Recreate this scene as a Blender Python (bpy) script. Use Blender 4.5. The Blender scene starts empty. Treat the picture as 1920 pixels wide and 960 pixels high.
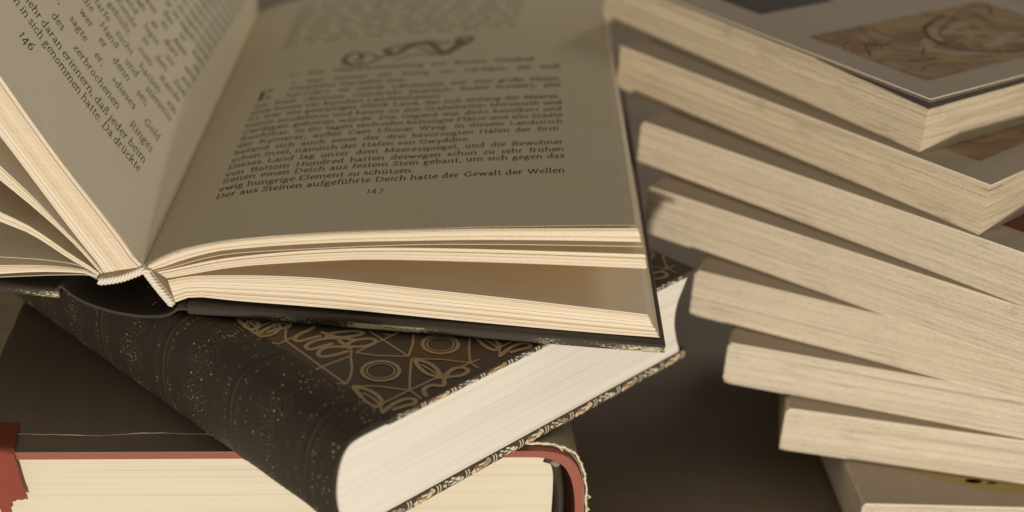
import bpy, bmesh, math, random
from mathutils import Vector, Matrix
from math import radians as R, sin, cos, pi
random.seed(7)
sc = bpy.context.scene
COL = sc.collection
MM = 0.001

# ------------------------------------------------------------------ camera
PITCH, ROLL, FPX = R(26.7), R(3.8), 2600.0
fw = Vector((0, cos(PITCH), -sin(PITCH)))
rt = Vector((1, 0, 0)); up = rt.cross(fw)
rt2 = rt*cos(ROLL) + up*sin(ROLL); up2 = up*cos(ROLL) - rt*sin(ROLL)
cam = bpy.data.cameras.new('camera'); camo = bpy.data.objects.new('camera', cam); COL.objects.link(camo)
camo.matrix_world = Matrix(((rt2.x, up2.x, -fw.x, 0), (rt2.y, up2.y, -fw.y, 0), (rt2.z, up2.z, -fw.z, .30), (0, 0, 0, 1)))
cam.sensor_width = 36; cam.lens = 36*FPX/1920
cam.clip_start = .01; cam.clip_end = 50
cam.dof.use_dof = True; cam.dof.focus_distance = .423; cam.dof.aperture_fstop = 6.6
sc.camera = camo

# ------------------------------------------------------------------ light
w = bpy.data.worlds.new('World'); sc.world = w; w.use_nodes = True
bg = w.node_tree.nodes['Background']; bg.inputs[0].default_value = (.98, .87, .73, 1); bg.inputs[1].default_value = .232
def area(name, loc, target, size, power, col):
    l = bpy.data.lights.new(name, 'AREA'); l.shape = 'DISK'; l.size = size; l.energy = power; l.color = col
    o = bpy.data.objects.new(name, l); COL.objects.link(o); o.location = loc
    o.rotation_euler = (Vector(target)-Vector(loc)).to_track_quat('-Z', 'Y').to_euler(); return o
tgt = Vector((.03, .45, .10)); kd = Vector((-.10, 1.0, .085)).normalized()
area('key_lamp', tgt - kd*1.6, tgt, .09, 18.2, (1, .895, .75))
area('window_fill', (.75, 1.75, .95), (0, .5, .1), .42, 3.8, (1, .89, .76))
sc.view_settings.view_transform = 'Standard'; sc.view_settings.look = 'None'
sc.view_settings.exposure = 0; sc.view_settings.gamma = 1
sc.cycles.max_bounces = 8; sc.cycles.diffuse_bounces = 5

# ------------------------------------------------------------------ materials
class NT:
    def __init__(s, name):
        s.m = bpy.data.materials.new(name); s.m.use_nodes = True; s.t = s.m.node_tree; s.b = s.t.nodes['Principled BSDF']
    def n(s, typ, **kw):
        x = s.t.nodes.new(typ)
        for k, v in kw.items():
            if k.startswith('i_'):
                key = k[2:]; key = int(key) if key.isdigit() else key
                x.inputs[key].default_value = v
            else: setattr(x, k, v)
        return x
    def l(s, a, b): s.t.links.new(a, b)
    def coord(s, scale, out='Object'):
        c = s.n('ShaderNodeTexCoord'); m = s.n('ShaderNodeMapping'); m.inputs['Scale'].default_value = scale
        s.l(c.outputs[out], m.inputs['Vector']); return m.outputs[0]
    def noise(s, vec, scale=1, detail=4, rough=.5):
        x = s.n('ShaderNodeTexNoise'); x.inputs['Scale'].default_value = scale; x.inputs['Detail'].default_value = detail
        x.inputs['Roughness'].default_value = rough; s.l(vec, x.inputs['Vector']); return x.outputs['Fac']
    def ramp(s, fac, stops):
        r = s.n('ShaderNodeValToRGB'); cr = r.color_ramp
        while len(cr.elements) < len(stops): cr.elements.new(.5)
        for e, (p, c) in zip(cr.elements, stops): e.position = p; e.color = (*c, 1) if len(c) == 3 else c
        s.l(fac, r.inputs[0]); return r.outputs[0]
    def mix(s, fac, a, b, mode='MIX'):
        x = s.n('ShaderNodeMix', data_type='RGBA', blend_type=mode)
        for sock, v in ((x.inputs[0], fac), (x.inputs[6], a), (x.inputs[7], b)):
            if hasattr(v, 'is_linked') or isinstance(v, bpy.types.NodeSocket): s.l(v, sock)
            else: sock.default_value = v if not isinstance(v, tuple) else (*v, 1)
        return x.outputs[2]
    def bump(s, h, strength=.3, dist=.0003):
        x = s.n('ShaderNodeBump'); x.inputs['Strength'].default_value = strength; x.inputs['Distance'].default_value = dist
        s.l(h, x.inputs['Height']); s.l(x.outputs[0], s.b.inputs['Normal'])
    def col(s, c):
        if isinstance(c, tuple): s.b.inputs['Base Color'].default_value = (*c, 1)
        else: s.l(c, s.b.inputs['Base Color'])
    def set(s, **kw):
        for k, v in kw.items(): s.b.inputs[k.replace('_', ' ')].default_value = v
        return s

def paper(name, base, rough_scale=900, var=.06):
    t = NT(name); o = t.coord((1, 1, 1))
    f1 = t.noise(o, rough_scale, 6, .7); f2 = t.noise(o, 30, 3)
    c = t.ramp(f1, [(.3, tuple(x*(1-var) for x in base)), (.7, tuple(min(1, x*(1+var)) for x in base))])
    c = t.mix(t.ramp(f2, [(.35, (0, 0, 0)), (.75, (.22, .22, .22))]), c, tuple(x*y for x, y in zip(base, (.9, .84, .74))))
    t.col(c); t.set(Roughness=.92, Specular_IOR_Level=.08); t.bump(f1, .55, .00015); return t.m
def cut(name, base, dark, sx=25, sz=1100, amount=.5, lo=.40, spots=True):
    "cut page edges: streaks that run along the pages"
    t = NT(name)
    f = t.noise(t.coord((sx, sx, sz)), 1, 5, .65)
    f2 = t.noise(t.coord((sx*7, sx*7, sz*1.3)), 1, 3, .6)
    f3 = t.noise(t.coord((6, 6, sz*.22)), 1, 2, .5)
    c = t.ramp(f, [(lo-.12, dark), (lo, tuple((a*.45+b*.55) for a, b in zip(dark, base))), (lo+.10, base), (.8, tuple(min(1, x*1.08) for x in base))])
    c = t.mix(t.ramp(f3, [(.3, (amount*.8,)*3), (.55, (0, 0, 0))]), c, tuple(x*.62 for x in base))
    if spots: c = t.mix(t.ramp(f2, [(.30, (amount,)*3), (.40, (0, 0, 0))]), c, dark)
    t.col(c); t.set(Roughness=.9, Specular_IOR_Level=.1); t.bump(f, .5, .0003); return t.m
def pulp(name, base, dark, seed):
    "rough-cut pulp pages: fine broken dashes and long pale and grey streaks"
    t = NT(name); k = seed*3.7
    def nz(sx, sz, d, off):
        c = t.n('ShaderNodeTexCoord'); m = t.n('ShaderNodeMapping'); m.inputs['Scale'].default_value = (sx, sx, sz); m.inputs['Location'].default_value = (k+off, off*2, k)
        t.l(c.outputs['Object'], m.inputs['Vector']); return t.noise(m.outputs[0], 1, d, .6)
    d1 = t.ramp(nz(55, 2300, 4, 0), [(.37, (.72,)*3), (.45, (0, 0, 0))])
    d5 = t.ramp(nz(2.2, 2900, 2, 31), [(.36, (.42,)*3), (.50, (0, 0, 0))])
    d2 = t.ramp(nz(3.0, 1300, 2, 5), [(.36, (.62,)*3), (.44, (0, 0, 0))])
    d3 = t.ramp(nz(9, 330, 3, 9), [(.34, (.30,)*3), (.52, (0, 0, 0))])
    d4 = t.ramp(nz(14, 620, 3, 13), [(.50, (0, 0, 0)), (.70, (.4,)*3)])
    patch = t.ramp(nz(22, 60, 2, 21), [(.25, (0, 0, 0)), (.62, (1, 1, 1))])
    c = t.mix(d3, base, tuple(x*y for x, y in zip(base, (.68, .68, .66))))
    c = t.mix(d4, c, tuple(min(1, x*1.13) for x in base))
    c = t.mix(d2, c, tuple((x+y*.6)/1.6 for x, y in zip(dark, base)))
    c = t.mix(d5, c, tuple((x+y*.6)/1.6 for x, y in zip(dark, base)))
    mm = t.n('ShaderNodeMath', operation='MULTIPLY'); t.l(d1, mm.inputs[0]); t.l(patch, mm.inputs[1])
    c = t.mix(mm.outputs[0], c, dark)
    g = t.noise(t.coord((900, 900, 900)), 1, 3, .6); c = t.mix(t.ramp(g, [(.35, (.35,)*3), (.5, (0, 0, 0))]), c, tuple(x*.6 for x in base))
    t.col(c); t.set(Roughness=.92, Specular_IOR_Level=.1); t.bump(g, .5, .0003); return t.m
def satin(name, base, rough=.5, metal=.0, spec=.5, bscale=0, bstr=.2, coat=0):
    t = NT(name); t.col(base); t.set(Roughness=rough, Metallic=metal, Specular_IOR_Level=spec)
    if bscale:
        f = t.noise(t.coord((1, 1, 1)), bscale, 6, .6); t.bump(f, bstr, .0002)
    return t.m

M = {}
M['page'] = paper('page_paper_shaded', (.61, .54, .395))  # shade of the unlit page tops is put into this darker paper colour
M['page_lit'] = paper('page_paper_lit', (.86, .80, .635))  # same paper painted lighter, since the left page catches more light
M['leaf'] = cut('leaf_edges', (.90, .74, .52), (.42, .26, .12), 6, 2600, .15, .30, False)
M['leaf_l'] = cut('leaf_edges_left', (.88, .68, .43), (.42, .26, .12), 6, 1400, .15, .30, False)
M['white_edge'] = cut('fine_white_edges', (.95, .92, .84), (.70, .62, .49), 4, 1700, .22, .37, False)
M['red_edge'] = cut('cream_page_edges', (.80, .735, .59), (.46, .37, .26), 3, 1500, .12, .34, False)
M['pulp'] = pulp('pulp_page_edges', (.78, .685, .54), (.22, .18, .13), 1)
M['pulp2'] = pulp('pulp_page_edges_yellow', (.77, .665, .49), (.19, .14, .09), 2)
M['pulp3'] = pulp('pulp_page_edges_pale', (.82, .73, .59), (.27, .22, .16), 3)
M['ink'] = satin('printing_ink', (.030, .022, .015), .9, 0, .1)
M['ink_soft'] = satin('fleuron_ink', (.24, .20, .145), .9, 0, .1)
M['cover_shaded'] = paper('shaded_card_cover', (.49, .425, .35), 300, .03)  # white card with the shade on its unlit top painted in as grey
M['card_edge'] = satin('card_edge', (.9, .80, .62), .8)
M['card_pale'] = satin('pale_print', (.45, .37, .27), .9, 0, .1)
M['black_cloth'] = satin('black_cloth', (.045, .034, .024), .75, 0, .45, 1500, .4)
M['dark_layer'] = satin('dark_paper', (.05, .042, .033), .8)
M['jacket'] = satin('black_paper_jacket', (.25, .198, .145), .60, 0, .5, 400, .15)
M['torn'] = satin('torn_paper', (.85, .76, .58), .9)
M['grey_jacket'] = satin('grey_worn_jacket', (.30, .27, .19), .8, 0, .3, 500, .4)
M['tan'] = satin('tan_print', (.44, .33, .20), .9, 0, .12)
M['brown'] = satin('brown_print', (.155, .105, .063), .9, 0, .12)
M['cream'] = satin('cream_print', (.86, .77, .57), .9, 0, .12)
M['teal'] = satin('teal_print', (.10, .15, .14), .9, 0, .12)
M['orange'] = satin('orange_print', (.50, .27, .12), .9, 0, .12)
M['pat_black'] = satin('black_printed_paper', (.085, .064, .045), .7, 0, .4, 900, .15)
M['gold'] = satin('dull_gold', (.80, .60, .30), .42, .8)
M['gold_dim'] = satin('worn_gold', (.080, .060, .036), .6, 0)
M['thread'] = satin('silver_thread', (.92, .85, .74), .40, 0, .6)
M['ribbon'] = satin('red_ribbon', (.28, .068, .042), .8, 0, .3, 1400, .3)
def make_leather():
    t = NT('black_leather'); o = t.coord((1, 1, 1)); f = t.noise(o, 700, 8, .7); t.col((.036, .027, .019)); t.bump(f, .6, .0004)
    t.set(Roughness=.62, Specular_IOR_Level=.35); return t.m
M['leather'] = make_leather()
def make_board():
    "black cloth board whose lower front edge is rubbed through to the pale board"
    t = NT('black_board_rubbed'); o = t.coord((1, 1, 1))
    f = t.noise(t.coord((900, 900, 2600)), 1, 8, .8); g = t.noise(t.coord((26, 26, 26)), 1, 2, .5)
    c = t.n('ShaderNodeTexCoord'); sp = t.n('ShaderNodeSeparateXYZ'); t.l(c.outputs['Object'], sp.inputs[0])
    band = t.n('ShaderNodeMapRange', i_1=.0026, i_2=.0021, i_3=0.0, i_4=1.0); t.l(sp.outputs['Z'], band.inputs[0])
    frnt = t.n('ShaderNodeMapRange', i_1=.0012, i_2=.0009, i_3=0.0, i_4=1.0); yy = t.n('ShaderNodeMath', operation='MULTIPLY_ADD', i_1=.0314); t.l(sp.outputs['X'], yy.inputs[0]); t.l(sp.outputs['Y'], yy.inputs[2]); t.l(yy.outputs[0], frnt.inputs[0])
    m1 = t.n('ShaderNodeMath', operation='MULTIPLY'); t.l(band.outputs[0], m1.inputs[0]); t.l(frnt.outputs[0], m1.inputs[1])
    a = t.n('ShaderNodeMath', operation='MULTIPLY_ADD', i_1=1.15, i_2=-.60); t.l(g, a.inputs[0])
    s = t.n('ShaderNodeMath', operation='ADD'); t.l(f, s.inputs[0]); t.l(a.outputs[0], s.inputs[1])
    st = t.ramp(s.outputs[0], [(.56, (0, 0, 0)), (.62, (1, 1, 1))])
    m2 = t.n('ShaderNodeMath', operation='MULTIPLY'); t.l(m1.outputs[0], m2.inputs[0]); t.l(st, m2.inputs[1])
    t.col(t.mix(m2.outputs[0], (.042, .032, .023), (.80, .72, .48))); t.set(Roughness=.6, Specular_IOR_Level=.45)
    t.bump(f, .4, .0003); return t.m
M['board'] = make_board()
def make_redcloth():
    t = NT('red_cloth'); wv = t.n('ShaderNodeTexWave', wave_type='BANDS', bands_direction='DIAGONAL'); wv.inputs['Scale'].default_value = 600; wv.inputs['Distortion'].default_value = 1.5
    t.l(t.coord((1, 1, 1)), wv.inputs['Vector']); t.col(t.ramp(wv.outputs['Fac'], [(.1, (.28, .085, .06)), (.6, (.42, .145, .10))]))
    t.bump(wv.outputs['Fac'], .5, .0003); t.set(Roughness=.8); return t.m
M['redcloth'] = make_redcloth()
def make_table():
    t = NT('dark_wood_table'); f = t.noise(t.coord((3, 30, 30)), 1, 6, .6); g = t.noise(t.coord((60, 60, 60)), 1, 3)
    t.col(t.ramp(f, [(.3, (.19, .15, .108)), (.7, (.28, .22, .16))])); t.set(Roughness=.6, Specular_IOR_Level=.5); t.bump(f, .15, .0004); return t.m
M['table'] = make_table()
def make_greyboard():
    t = NT('grey_green_cloth'); f = t.noise(t.coord((1, 1, 1)), 120, 6, .6); t.col(t.ramp(f, [(.3, (.42, .37, .26)), (.7, (.54, .48, .35))])); t.bump(f, .5, .0005); t.set(Roughness=.9); return t.m
M['greyboard'] = make_greyboard()
def make_picture(name, seed, cols):
    t = NT(name); v = t.coord((1, 1, 1)); mp = t.n('ShaderNodeMapping'); mp.inputs['Location'].default_value = (seed, seed*.7, 0); t.l(v, mp.inputs['Vector'])
    f = t.n('ShaderNodeTexNoise'); f.inputs['Scale'].default_value = 34; f.inputs['Detail'].default_value = 7; f.inputs['Distortion'].default_value = .8; t.l(mp.outputs[0], f.inputs['Vector'])
    n = len(cols); t.col(t.ramp(f.outputs['Fac'], [(.30+.42*i/(n-1), c) for i, c in enumerate(cols)])); t.set(Roughness=.9, Specular_IOR_Level=.1); return t.m
M['pic'] = make_picture('printed_picture', 3.1, [(.20, .14, .09), (.31, .22, .125), (.43, .32, .17), (.29, .19, .12), (.40, .30, .20), (.47, .38, .27)])
M['pic_red'] = make_picture('printed_red_picture', 8.3, [(.13, .05, .035), (.17, .07, .045), (.22, .11, .07)])
M['pic_yel'] = make_picture('printed_yellow_picture', 5.3, [(.44, .35, .14), (.47, .38, .17), (.49, .41, .2)])

# ------------------------------------------------------------------ builders
def mesh(name, verts, faces, mat, parent=None, mats=None, fmat=None, smooth=False, link=True):
    me = bpy.data.meshes.new(name); me.from_pydata([tuple(v) for v in verts], [], faces)
    for m in (mats or [mat]): me.materials.append(m)
    if fmat: me.polygons.foreach_set('material_index', fmat)
    if smooth: me.polygons.foreach_set('use_smooth', [True]*len(me.polygons))
    me.update(); o = bpy.data.objects.new(name, me)
    COL.objects.link(o)
    if parent: o.parent = parent
    return o
def fixn(o):
    bm = bmesh.new(); bm.from_mesh(o.data); bmesh.ops.recalc_face_normals(bm, faces=bm.faces); bm.to_mesh(o.data); bm.free(); return o
def thing(name, label, cat, loc, rz=0, group=None):
    o = bpy.data.objects.new(name, None); COL.objects.link(o); o.empty_display_size = .02
    o.location = loc; o.rotation_euler = (0, 0, rz); o['label'] = label; o['category'] = cat
    if group: o['group'] = group
    return o
class B:
    "collects shapes for one mesh"
    def __init__(s): s.v = []; s.f = []; s.m = []
    def add(s, vs, fs, mi=0):
        k = len(s.v); s.v += [tuple(x) for x in vs]; s.f += [tuple(i+k for i in f) for f in fs]; s.m += [mi]*len(fs)
    def box(s, x0, x1, y0, y1, z0, z1, mi=0):
        s.add([(x, y, z) for z in (z0, z1) for y in (y0, y1) for x in (x0, x1)], [(0, 2, 3, 1), (4, 5, 7, 6), (0, 1, 5, 4), (2, 6, 7, 3), (0, 4, 6, 2), (1, 3, 7, 5)], mi)
    def prism(s, prof, y0, y1, mi=0):
        "profile in x,z pushed along y"
        n = len(prof); s.add([(x, y0, z) for x, z in prof]+[(x, y1, z) for x, z in prof],
              [tuple(range(n)), tuple(range(2*n-1, n-1, -1))]+[(i, i+n, (i+1) % n+n, (i+1) % n) for i in range(n)], mi)
    def build(s, name, mats, parent=None, smooth=False, fix=True):
        if not isinstance(mats, list): mats = [mats]
        o = mesh(name, s.v, s.f, None, parent, mats, s.m, smooth)
        return fixn(o) if fix else o
def tube(b, pts, r, n=8, mi=0):
    pts = [Vector(p) for p in pts]; base = len(b.v); prev = Vector((0, 0, 1)); rr = r if isinstance(r, list) else [r]*len(pts)
    for i, p in enumerate(pts):
        t = (pts[min(i+1, len(pts)-1)]-pts[max(i-1, 0)]).normalized(); a = prev-t*prev.dot(t)
        if a.length < 1e-6: a = t.orthogonal()
        a.normalize(); c = t.cross(a); prev = a
        for k in range(n): b.v.append(tuple(p+(a*cos(2*pi*k/n)+c*sin(2*pi*k/n))*rr[i]))
    for i in range(len(pts)-1):
        for k in range(n):
            b.f.append((base+i*n+k, base+i*n+(k+1) % n, base+(i+1)*n+(k+1) % n, base+(i+1)*n+k)); b.m.append(mi)
    b.f.append(tuple(base+k for k in range(n))[::-1]); b.m.append(mi)
    b.f.append(tuple(base+(len(pts)-1)*n+k for k in range(n))); b.m.append(mi)
def crom(pts, k=5, closed=False):
    out = []; n = len(pts); P = [Vector(p) for p in pts]
    for i in range(n if closed else n-1):
        g = (lambda j: P[j % n]) if closed else (lambda j: P[max(0, min(n-1, j))])
        a, b_, c, d = g(i-1), g(i), g(i+1), g(i+2)
        for q in range(k):
            t = q/k; out.append(.5*((2*b_)+(c-a)*t+(2*a-5*b_+4*c-d)*t*t+(3*b_-a-3*c+d)*t**3))
    out.append(P[0] if closed else P[-1]); return out
def stroke2d(b, pts, width, put, mi=0, nib=None):
    "flat ribbon along 2-D points; put(x, y) gives the 3-D point"
    P = [Vector((p[0], p[1])) for p in pts]; vs = []
    for i, p in enumerate(P):
        t = P[min(i+1, len(P)-1)]-P[max(i-1, 0)]
        if t.length < 1e-9: t = Vector((1, 0))
        t.normalize(); wd = width if nib is None else width*(nib[0]+nib[1]*abs(t.y))
        nn = Vector((-t.y, t.x))*wd/2; vs += [put(*(p+nn)), put(*(p-nn))]
    b.add(vs, [(2*i, 2*i+1, 2*i+3, 2*i+2) for i in range(len(P)-1)], mi)

# ------------------------------------------------------------------ old-style type
def arcpts(p): return [tuple(q) for q in crom([(x, y) for x, y in p], 4)]
def V(x, a, b): return [(x, a), (x, b)]
def H(x, y, w=.95): return [(x-w, y), (x+w, y)]
GL = {}
def G(ch, adv, lines=(), curves=()): GL[ch] = (adv, [list(l) for l in lines]+[arcpts(c) for c in curves])
b0, xh, cp, asc = .18, 4.9, 6.9, 7.6
G('a', 5.0, [V(3.5, 3.8, .9)], [[(1.0, 3.9), (2.3, 4.9), (3.5, 3.8)], [(3.5, 3.0), (1.5, 2.3), (.8, 1.1), (1.9, .1), (3.5, 1.2)], [(3.5, 1.0), (4, .1), (4.9, .6)]])
G('b', 5.5, [V(1.2, asc, .3), [(.2, 7.2), (1.2, asc)]], [[(1.2, 3.8), (2.9, 4.9), (4.7, 2.6), (3.0, .1), (1.2, .7)]])
G('c', 4.7, [], [[(4.0, 3.9), (2.9, 4.9), (.8, 2.6), (2.5, .1), (4.3, 1.1)]])
G('d', 5.7, [V(4.2, asc, .3), [(3.2, 7.2), (4.2, asc)], [(4.2, b0), (5.3, .4)]], [[(4.2, 3.9), (2.7, 4.9), (.7, 2.4), (2.4, .1), (4.2, 1.2)]])
G('e', 4.9, [[(.9, 2.7), (4.2, 2.9)]], [[(4.2, 2.9), (3.7, 4.6), (2.5, 4.9), (.8, 2.6), (2.5, .1), (4.3, 1.2)]])
G('f', 3.5, [V(1.7, 6.0, 0), H(1.7, b0), H(1.9, 4.7, 1.3)], [[(1.7, 6.0), (2.4, 7.4), (3.9, 7.0)]])
G('g', 5.1, [[(3.6, 4.5), (4.8, 4.8)]], [[(2.3, 4.9), (.9, 3.5), (2.3, 2.0), (3.8, 3.5), (2.3, 4.9)], [(1.8, 2.0), (1.0, .9), (3.4, .5), (4.4, -.8), (2.4, -2.1), (.6, -1.1), (1.6, .3)]])
G('h', 5.9, [V(1.2, asc, 0), [(.2, 7.2), (1.2, asc)], H(1.2, b0), V(4.5, 3.4, 0), H(4.5, b0)], [[(1.2, 3.6), (2.8, 4.9), (4.2, 4.4), (4.5, 3.2)]])
G('i', 2.8, [V(1.4, xh, 0), [(.4, 4.5), (1.4, xh)], H(1.4, b0), [(1.1, 6.8), (1.8, 6.8)], [(1.45, 6.4), (1.45, 7.2)]])
G('j', 2.8, [V(1.5, xh, -1), [(.5, 4.5), (1.5, xh)], [(1.1, 6.8), (1.8, 6.8)], [(1.45, 6.4), (1.45, 7.2)]], [[(1.5, -1), (1.1, -2.1), (-.1, -2.1)]])
G('k', 5.6, [V(1.2, asc, 0), [(.2, 7.2), (1.2, asc)], H(1.2, b0), [(1.3, 2.3), (4.2, 4.7)], [(2.4, 3.1), (4.7, .2)], H(4.8, b0, .8), H(4.2, 4.7, .8)])
G('l', 2.8, [V(1.3, asc, 0), [(.3, 7.2), (1.3, asc)], H(1.3, b0)])
G('m', 8.9, [V(1.2, xh, 0), [(.2, 4.5), (1.2, xh)], H(1.2, b0), V(4.4, 3.4, 0), H(4.4, b0), V(7.6, 3.4, 0), H(7.6, b0)], [[(1.2, 3.6), (2.8, 4.9), (4.1, 4.4), (4.4, 3.2)], [(4.4, 3.6), (6.0, 4.9), (7.3, 4.4), (7.6, 3.2)]])
G('n', 5.9, [V(1.2, xh, 0), [(.2, 4.5), (1.2, xh)], H(1.2, b0), V(4.5, 3.4, 0), H(4.5, b0)], [[(1.2, 3.6), (2.8, 4.9), (4.2, 4.4), (4.5, 3.2)]])
G('o', 5.3, [], [[(2.6, 4.9), (.8, 2.5), (2.6, .1), (4.5, 2.5), (2.6, 4.9)]])
G('p', 5.5, [V(1.3, xh, -2.2), [(.3, 4.5), (1.3, xh)], H(1.3, -2.1)], [[(1.3, 3.9), (3.0, 4.9), (4.8, 2.6), (3.0, .1), (1.3, .9)]])
G('q', 5.5, [V(4.2, xh, -2.2), H(4.2, -2.1)], [[(4.2, 3.9), (2.7, 4.9), (.7, 2.4), (2.4, .1), (4.2, 1.2)]])
G('r', 4.1, [V(1.2, xh, 0), [(.2, 4.5), (1.2, xh)], H(1.3, b0)], [[(1.2, 3.5), (2.4, 4.8), (3.7, 4.3)]])
G('s', 4.1, [], [[(3.4, 3.9), (2.2, 4.9), (1.0, 4.0), (2.2, 2.6), (3.5, 1.2), (2.1, .1), (.7, 1.1)]])
G('t', 3.6, [V(1.6, 6.3, 1), H(1.9, 4.7, 1.2)], [[(1.6, 1.1), (2.2, .1), (3.4, .7)]])
G('u', 5.9, [V(1.3, xh, 1.3), [(.3, 4.6), (1.3, xh)], V(4.4, xh, .2), [(3.4, 4.6), (4.4, xh)], [(4.4, b0), (5.4, .4)]], [[(1.3, 1.5), (2.1, .2), (3.4, .5), (4.4, 1.5)]])
G('v', 5.2, [[(.9, 4.7), (2.7, .2)], [(2.7, .2), (4.4, 4.7)], H(.9, 4.7, .8), H(4.4, 4.7, .7)])
G('w', 7.8, [[(.9, 4.7), (2.5, .2)], [(2.5, .2), (4.0, 4.7)], [(4.0, 4.7), (5.5, .2)], [(5.5, .2), (7.0, 4.7)], H(.9, 4.7, .8), H(7.0, 4.7, .7)])
G('x', 5.2, [[(.9, 4.7), (4.4, .2)], [(.9, .2), (4.3, 4.7)], H(.9, 4.7, .7), H(4.4, .2, .7)])
G('y', 5.2, [[(.9, 4.7), (2.8, .4)], [(4.4, 4.7), (1.8, -2.1)], H(.9, 4.7, .8), H(4.4, 4.7, .7), H(1.6, -2.1, .6)])
G('z', 4.7, [[(.8, 4.7), (4.0, 4.7)], [(4.0, 4.7), (.8, .2)], [(.8, .2), (4.1, .2)], [(4.1, .2), (4.2, 1.2)]])
G('ß', 5.7, [V(1.3, 6.2, 0), H(1.3, b0)], [[(1.3, 6.2), (2.6, 7.6), (4.1, 6.4), (2.9, 4.3), (4.9, 2.2), (3.9, .2), (2.6, .5)]])
for u_, b_ in (('ä', 'a'), ('ö', 'o'), ('ü', 'u')):
    a_, s_ = GL[b_]; GL[u_] = (a_, s_+[[(1.2, 6.6), (1.9, 6.6)], [(1.55, 6.2), (1.55, 7.0)], [(3.3, 6.6), (4.0, 6.6)], [(3.65, 6.2), (3.65, 7.0)]])
G('A', 7.2, [[(1, .2), (3.6, cp)], [(3.6, cp), (6.2, .2)], [(2.2, 2.6), (5.2, 2.6)], H(1, b0), H(6.2, b0)])
G('B', 6.4, [V(1.5, cp, 0), H(1.4, b0), H(1.4, 6.7)], [[(1.5, cp), (4.6, 6.5), (4.3, 4.0), (1.5, 3.7)], [(1.5, 3.7), (5.2, 3.0), (4.9, .4), (1.5, .1)]])
G('C', 7.0, [V(5.9, 5.2, 6.8)], [[(5.9, 5.6), (4.2, 6.9), (1.0, 3.5), (4.0, .1), (6.2, 1.6)]])
G('D', 7.6, [V(1.6, cp, 0), H(1.4, b0), H(1.4, 6.7)], [[(1.5, cp), (4.8, 6.4), (6.6, 3.5), (4.8, .5), (1.5, .1)]])
G('E', 6.2, [V(1.6, cp, 0), [(.6, .2), (5.3, .2)], [(.6, 6.7), (5.0, 6.7)], [(1.6, 3.6), (4.2, 3.6)], V(5.3, .2, 1.5), V(5.0, 6.7, 5.5)])
G('G', 7.6, [V(6.2, 3.0, .5), H(6.1, 3.1), V(6.0, 5.2, 6.8)], [[(6.0, 5.6), (4.2, 6.9), (1.0, 3.5), (4.0, .1), (6.2, 1.0)]])
G('H', 8.0, [V(1.6, cp, 0), V(6.3, cp, 0), [(1.6, 3.6), (6.3, 3.6)], H(1.6, b0), H(6.3, b0), H(1.6, 6.7), H(6.3, 6.7)])
G('I', 3.6, [V(1.8, cp, 0), H(1.8, b0), H(1.8, 6.7)])
G('K', 7.2, [V(1.6, cp, 0), H(1.6, b0), H(1.6, 6.7), [(1.8, 3.2), (5.4, 6.7)], [(3.0, 4.1), (6.2, .2)], H(6.3, b0, .8), H(5.3, 6.7, .8)])
G('L', 6.0, [V(1.6, cp, 0), [(.6, .2), (5.2, .2)], H(1.6, 6.7), V(5.2, .2, 1.7)])
G('M', 9.2, [V(1.6, cp, 0), V(7.5, cp, 0), [(1.6, cp), (4.5, .6)], [(4.5, .6), (7.5, cp)], H(1.5, b0), H(7.6, b0), H(1.3, 6.7, .7), H(7.8, 6.7, .7)])
G('P', 6.2, [V(1.6, cp, 0), H(1.6, b0), H(1.4, 6.7)], [[(1.5, cp), (4.8, 6.4), (4.8, 3.8), (1.5, 3.3)]])
G('R', 6.9, [V(1.6, cp, 0), H(1.6, b0), H(1.4, 6.7), [(3.2, 3.4), (6.0, .2)], H(6.2, b0, .7)], [[(1.5, cp), (4.6, 6.4), (4.6, 3.9), (1.5, 3.5)]])
G('S', 5.4, [V(4.5, 5.3, 6.8), V(.8, .2, 1.7)], [[(4.4, 5.6), (2.8, 6.9), (1.0, 5.6), (2.8, 3.6), (4.7, 1.9), (2.9, .1), (.9, 1.4)]])
G('U', 7.6, [V(1.6, cp, 2), V(6.0, cp, 2), H(1.6, 6.7), H(6.0, 6.7)], [[(1.6, 2.2), (2.6, .2), (5.0, .2), (6.0, 2.2)]])
a_, s_ = GL['U']; GL['Ü'] = (a_, s_+[[(2.6, 8.2), (3.3, 8.2)], [(4.5, 8.2), (5.2, 8.2)]])
G('V', 7.0, [[(1, 6.7), (3.6, .2)], [(3.6, .2), (6.0, 6.7)], H(1, 6.7), H(6, 6.7)])
G('W', 10.2, [[(1, 6.7), (3.2, .2)], [(3.2, .2), (5.2, 6.5)], [(5.2, 6.5), (7.2, .2)], [(7.2, .2), (9.2, 6.7)], H(1, 6.7), H(5, 6.7), H(9.2, 6.7)])
G('Z', 6.4, [[(1, 6.7), (5.4, 6.7)], [(5.4, 6.7), (.9, .2)], [(.9, .2), (5.6, .2)], V(5.6, .2, 1.7), V(1, 6.7, 5.3)])
G('1', 4.0, [V(2, xh, 0), H(2, b0), H(2, 4.7, .9)])
G('4', 5.2, [[(3.2, 4.9), (.6, .3)], [(.6, .2), (4.8, .2)], V(3.4, 4.9, -2.0)])
G('6', 5.2, [], [[(4.4, 7.0), (1.6, 5.0), (.9, 2.2), (2.6, .1), (4.4, 2.1), (2.8, 4.0), (1.1, 2.8)]])
G('7', 5.0, [[(.7, 4.7), (4.5, 4.7)], [(4.5, 4.7), (2.2, -2.0)]])
G('.', 2.6, [[(.8, .5), (1.7, .5)], [(1.25, 0), (1.25, 1.0)]])
G(',', 2.6, [[(.8, .5), (1.7, .5)], [(1.4, .9), (.9, -1.4)]])
G(':', 2.6, [[(.8, .5), (1.7, .5)], [(1.25, 0), (1.25, 1.0)], [(.8, 4.2), (1.7, 4.2)], [(1.25, 3.7), (1.25, 4.7)]])
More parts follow.
